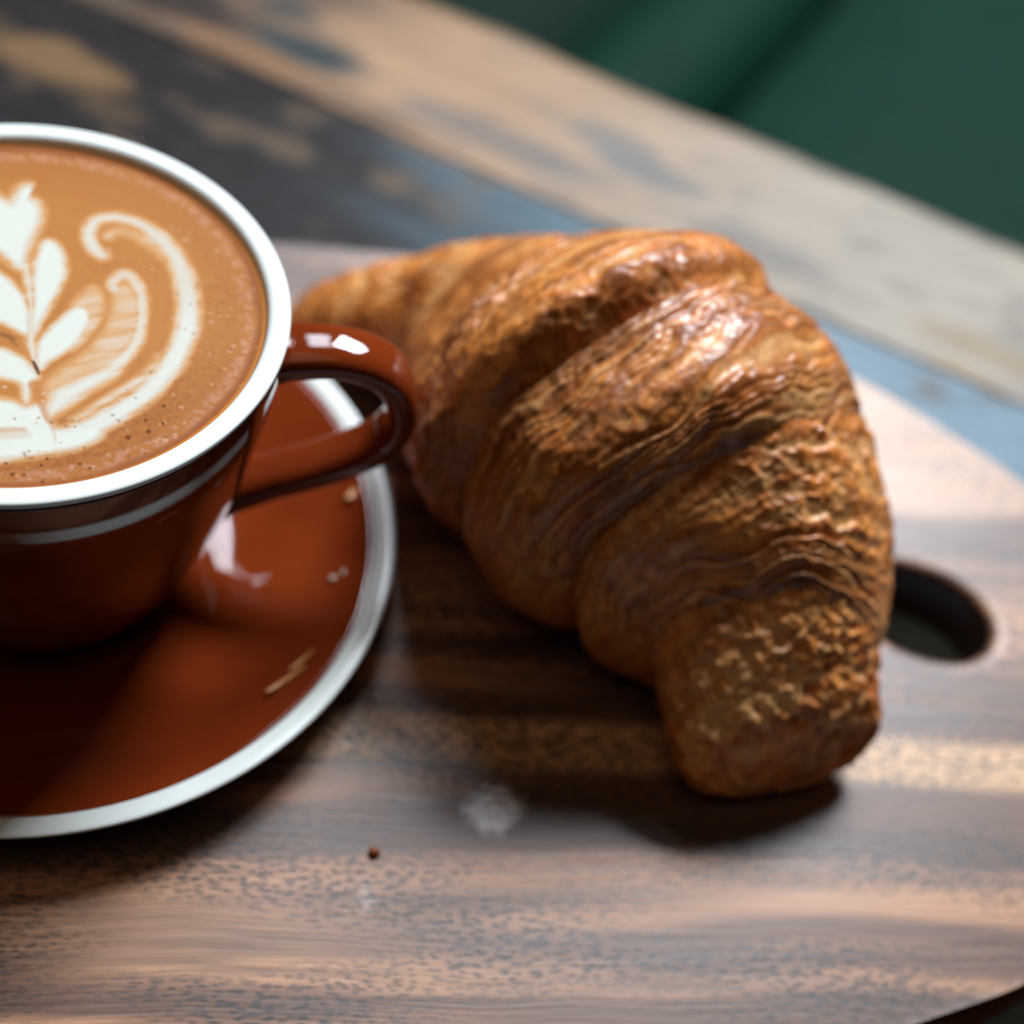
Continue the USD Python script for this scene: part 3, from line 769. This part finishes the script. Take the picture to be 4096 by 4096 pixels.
    c = np.tile(GOLD, (S.size, 1)).astype(float)
    c = mixc(c, f(sstep(-.10, .18, mid + .6 * big) * .6), BROWN)
    c = mixc(c, f(skin * sstep(.55, .05, wr) * .55 * (.4 + .6 * patch)), PALE)
    c = mixc(c, f(skin * sstep(.1, .3, mid) * .5), DEEP)
    c = mixc(c, f(sstep(.03, .2, sheet) * .6), lin(126, 64, 24))
    c = mixc(c, f(sstep(-.06, -.22, sheet) * .5), PALE)
    c = mixc(c, f(skin * sstep(.06, .22, fine) * .4), lin(120, 62, 20))
    tone = fbm(np.stack([arc * 60, (d0 + d1 * .3) * 400, 0 * S + seed], -1), 2, seed + 21)
    c = mixc(c, f(face * sstep(.62, .15, lam) * .65), DEEP)
    c = mixc(c, f(face * sstep(.6, 1.0, lam) * sstep(.3, .6, tone) * .65), PALE)
    c = mixc(c, f(face * sstep(.55, .75, tone) * .5), lin(124, 70, 30))
    c = mixc(c, f(gap * .35), lin(92, 48, 18))  # fold lines: caramel browning together with painted overlap shade
    c = mixc(c, f(sstep(.25, -.45, sV) * .7), lin(216, 130, 46))  # lower flank: warm bounce from the board painted into the crust colour
    if lip1 == 2:                       # wrinkle the closed end along its own normals
        vv, ff = grid_tube(P)
        nn = trimesh.Trimesh(vv, ff, process=False).vertex_normals[:P.shape[0] * P.shape[1]].reshape(P.shape)
        if (nn[P.shape[0] // 2, :, 2] * sV[P.shape[0] // 2]).sum() < 0:
            nn = -nn
        w_end = sstep(.030, .010, d1 if lip1 == 2 else d0)
        P = P + nn * ((np.abs(fbm(P * 230 + seed, 3, seed + 51) - .5) * -.0062 + .0009) + (fbm(P * 620 + seed, 2, seed + 52) - .5) * .0014)[..., None] * w_end[..., None]
        P[..., 2] = np.maximum(P[..., 2], .0006)
        pl = fbm(P * 300 + 9, 3, seed + 53)
        c = mixc(c, f(w_end * sstep(.5, .7, pl) * .6), PALE)
        c = mixc(c, f(w_end * sstep(.45, .25, pl) * .5), BROWN)
    vv, ff = grid_tube(P)
    c = np.vstack([c, c[0], c[-1]])
    if trimesh.Trimesh(vv, ff, process=False).volume < 0:
        ff = ff[:, ::-1]
    return vv, ff, c


crois = thing('croissant', 'golden brown baked croissant lying on the wooden board beside the cup', 'croissant')
for nm, kw, lab in (('middle_layer', dict(lo=EDGE_1, hi=EDGE_2, lip0=1, lip1=1, seed=3, step=.9, rough=0.7, scale=1.0), 'thick glazed middle layer of the croissant'),
                    ('side_layer', dict(lo=EDGE_0, hi=shift(EDGE_1, .07), lip0=1, lip1=0, seed=14, step=.45, tw=.016, tuck=1.7, fold=1, rough=0.9, scale=1.0), 'layer behind the cup handle'),
                    ('side_layer', dict(lo=shift(EDGE_2, -.07), hi=EDGE_3, lip0=0, lip1=1, seed=25, rough=1.05, scale=.975), 'dark glossy layer next to the front end'),
                    ('end_layer', dict(lo=level(-.20), hi=shift(EDGE_0, .07), lip0=2, lip1=0, seed=36, rough=0.9, tuck=.35, scale=1.0), 'rear end by the cup'),
                    ('end_layer', dict(lo=shift(EDGE_3, -.07), hi=level(1.075), lip0=0, lip1=2, seed=47, rough=1.25, tuck=.8, scale=1.0), 'blunt front end')):
    vv, ff, cc = segment(**kw)
    tag(obj(nm, (vv, ff), M_crust, crois, 40, cc), lab)

# ---------------------------------------------------------------- crumbs, flakes and drops
M_flake = plain('flake', lin(206, 130, 50), .35)
M_crumb = plain('crumb', lin(225, 200, 180), .5)
M_crumbd = plain('dark_crumb', lin(150, 80, 40), .5)
M_drop = plain('coffee_splash', lin(206, 146, 84), .4)


def lump(seed, size):
    s = trimesh.creation.icosphere(subdivisions=2, radius=1.0)
    v = s.vertices * (1 + (fbm(s.vertices * 1.7 + seed, 3, seed)[:, None] - .5) * 1.0)
    return v * np.array(size) / 1000, s.faces


def place(mesh, x, y, z, rot=0.0):
    v, f = mesh
    c, s = math.cos(rot), math.sin(rot)
    return np.column_stack([v[:, 0] * c - v[:, 1] * s + x / 1000, v[:, 0] * s + v[:, 1] * c + y / 1000, v[:, 2] + z / 1000]), f


def shard(L, w, th, curl, seed):
    """a curled sliver of crust."""
    n = 14
    t = np.linspace(-1, 1, n)
    a = np.linspace(0, 2 * np.pi, 9)[:-1]
    wd = w * np.sqrt(np.clip(1 - np.abs(t) ** 2.4, .02, 1)) * (1 + .3 * (fbm(np.stack([t * 3 + seed, 0 * t, 0 * t], -1), 2, seed) - .5))
    P = np.stack([np.repeat(t[:, None] * L, 8, 1), wd[:, None] * np.cos(a), th * np.sin(a)[None] * np.ones((n, 1)) + curl * (t[:, None] ** 2)], -1) / 1000
    v, f = grid_tube(P)
    return (v, f if trimesh.Trimesh(v, f, process=False).volume > 0 else f[:, ::-1])
# DETAILS
def saucer_z(r):
    return float(np.interp(r, top[:, 0], top[:, 1]))


def on_saucer(name, mesh, x, y, lift, rot, m, label, cat, group=None):
    tag(obj(name, place(mesh, x, y, saucer_z(math.hypot(x, y)) + lift, rot), m), label, cat, group)


on_saucer('pastry_flake', shard(5.2, .55, .22, .5, 1), 58.5, -21.5, .45, math.radians(57), M_flake, 'longest golden pastry sliver lying on the front of the saucer', 'flake')
on_saucer('pastry_flake', shard(3.6, .40, .2, .4, 2), 60.2, -16.2, .42, math.radians(62), M_flake, 'thin golden pastry sliver just behind the longest sliver on the saucer', 'flake')
on_saucer('pastry_flake', shard(1.9, .95, .25, .3, 3), 58.6, 27.4, .45, math.radians(70), M_flake, 'short wide golden pastry flake on the saucer below the cup handle', 'flake')
on_saucer('crumb', lump(3, (.9, .55, .45)), 60.6, 5.6, .35, .6, M_crumb, 'larger pale crumb on the right side of the brown saucer', 'crumb')
on_saucer('crumb', lump(8, (.75, .4, .4)), 62.3, 7.4, .3, 2.0, M_crumb, 'smaller pale crumb beside the larger crumb, nearer the saucer rim', 'crumb')
tag(obj('crumb', place(lump(12, (1.1, .9, .8)), 84, -47, .6), M_crumbd), 'small brown crumb alone on the bare front of the wooden board', 'crumb')
for (x, y), lab in (((22.0, -38.6), 'brown coffee droplet on the white cup rim, at its front'), ((42.2, -13.2), 'brown coffee droplet on the white cup rim, right of the front one')):
    k = 44.4 / math.hypot(x, y)
    tag(obj('coffee_droplet', place(lump(5, (.55, .5, .12)), x * k, y * k, 71.98), M_drop), lab, 'droplet')
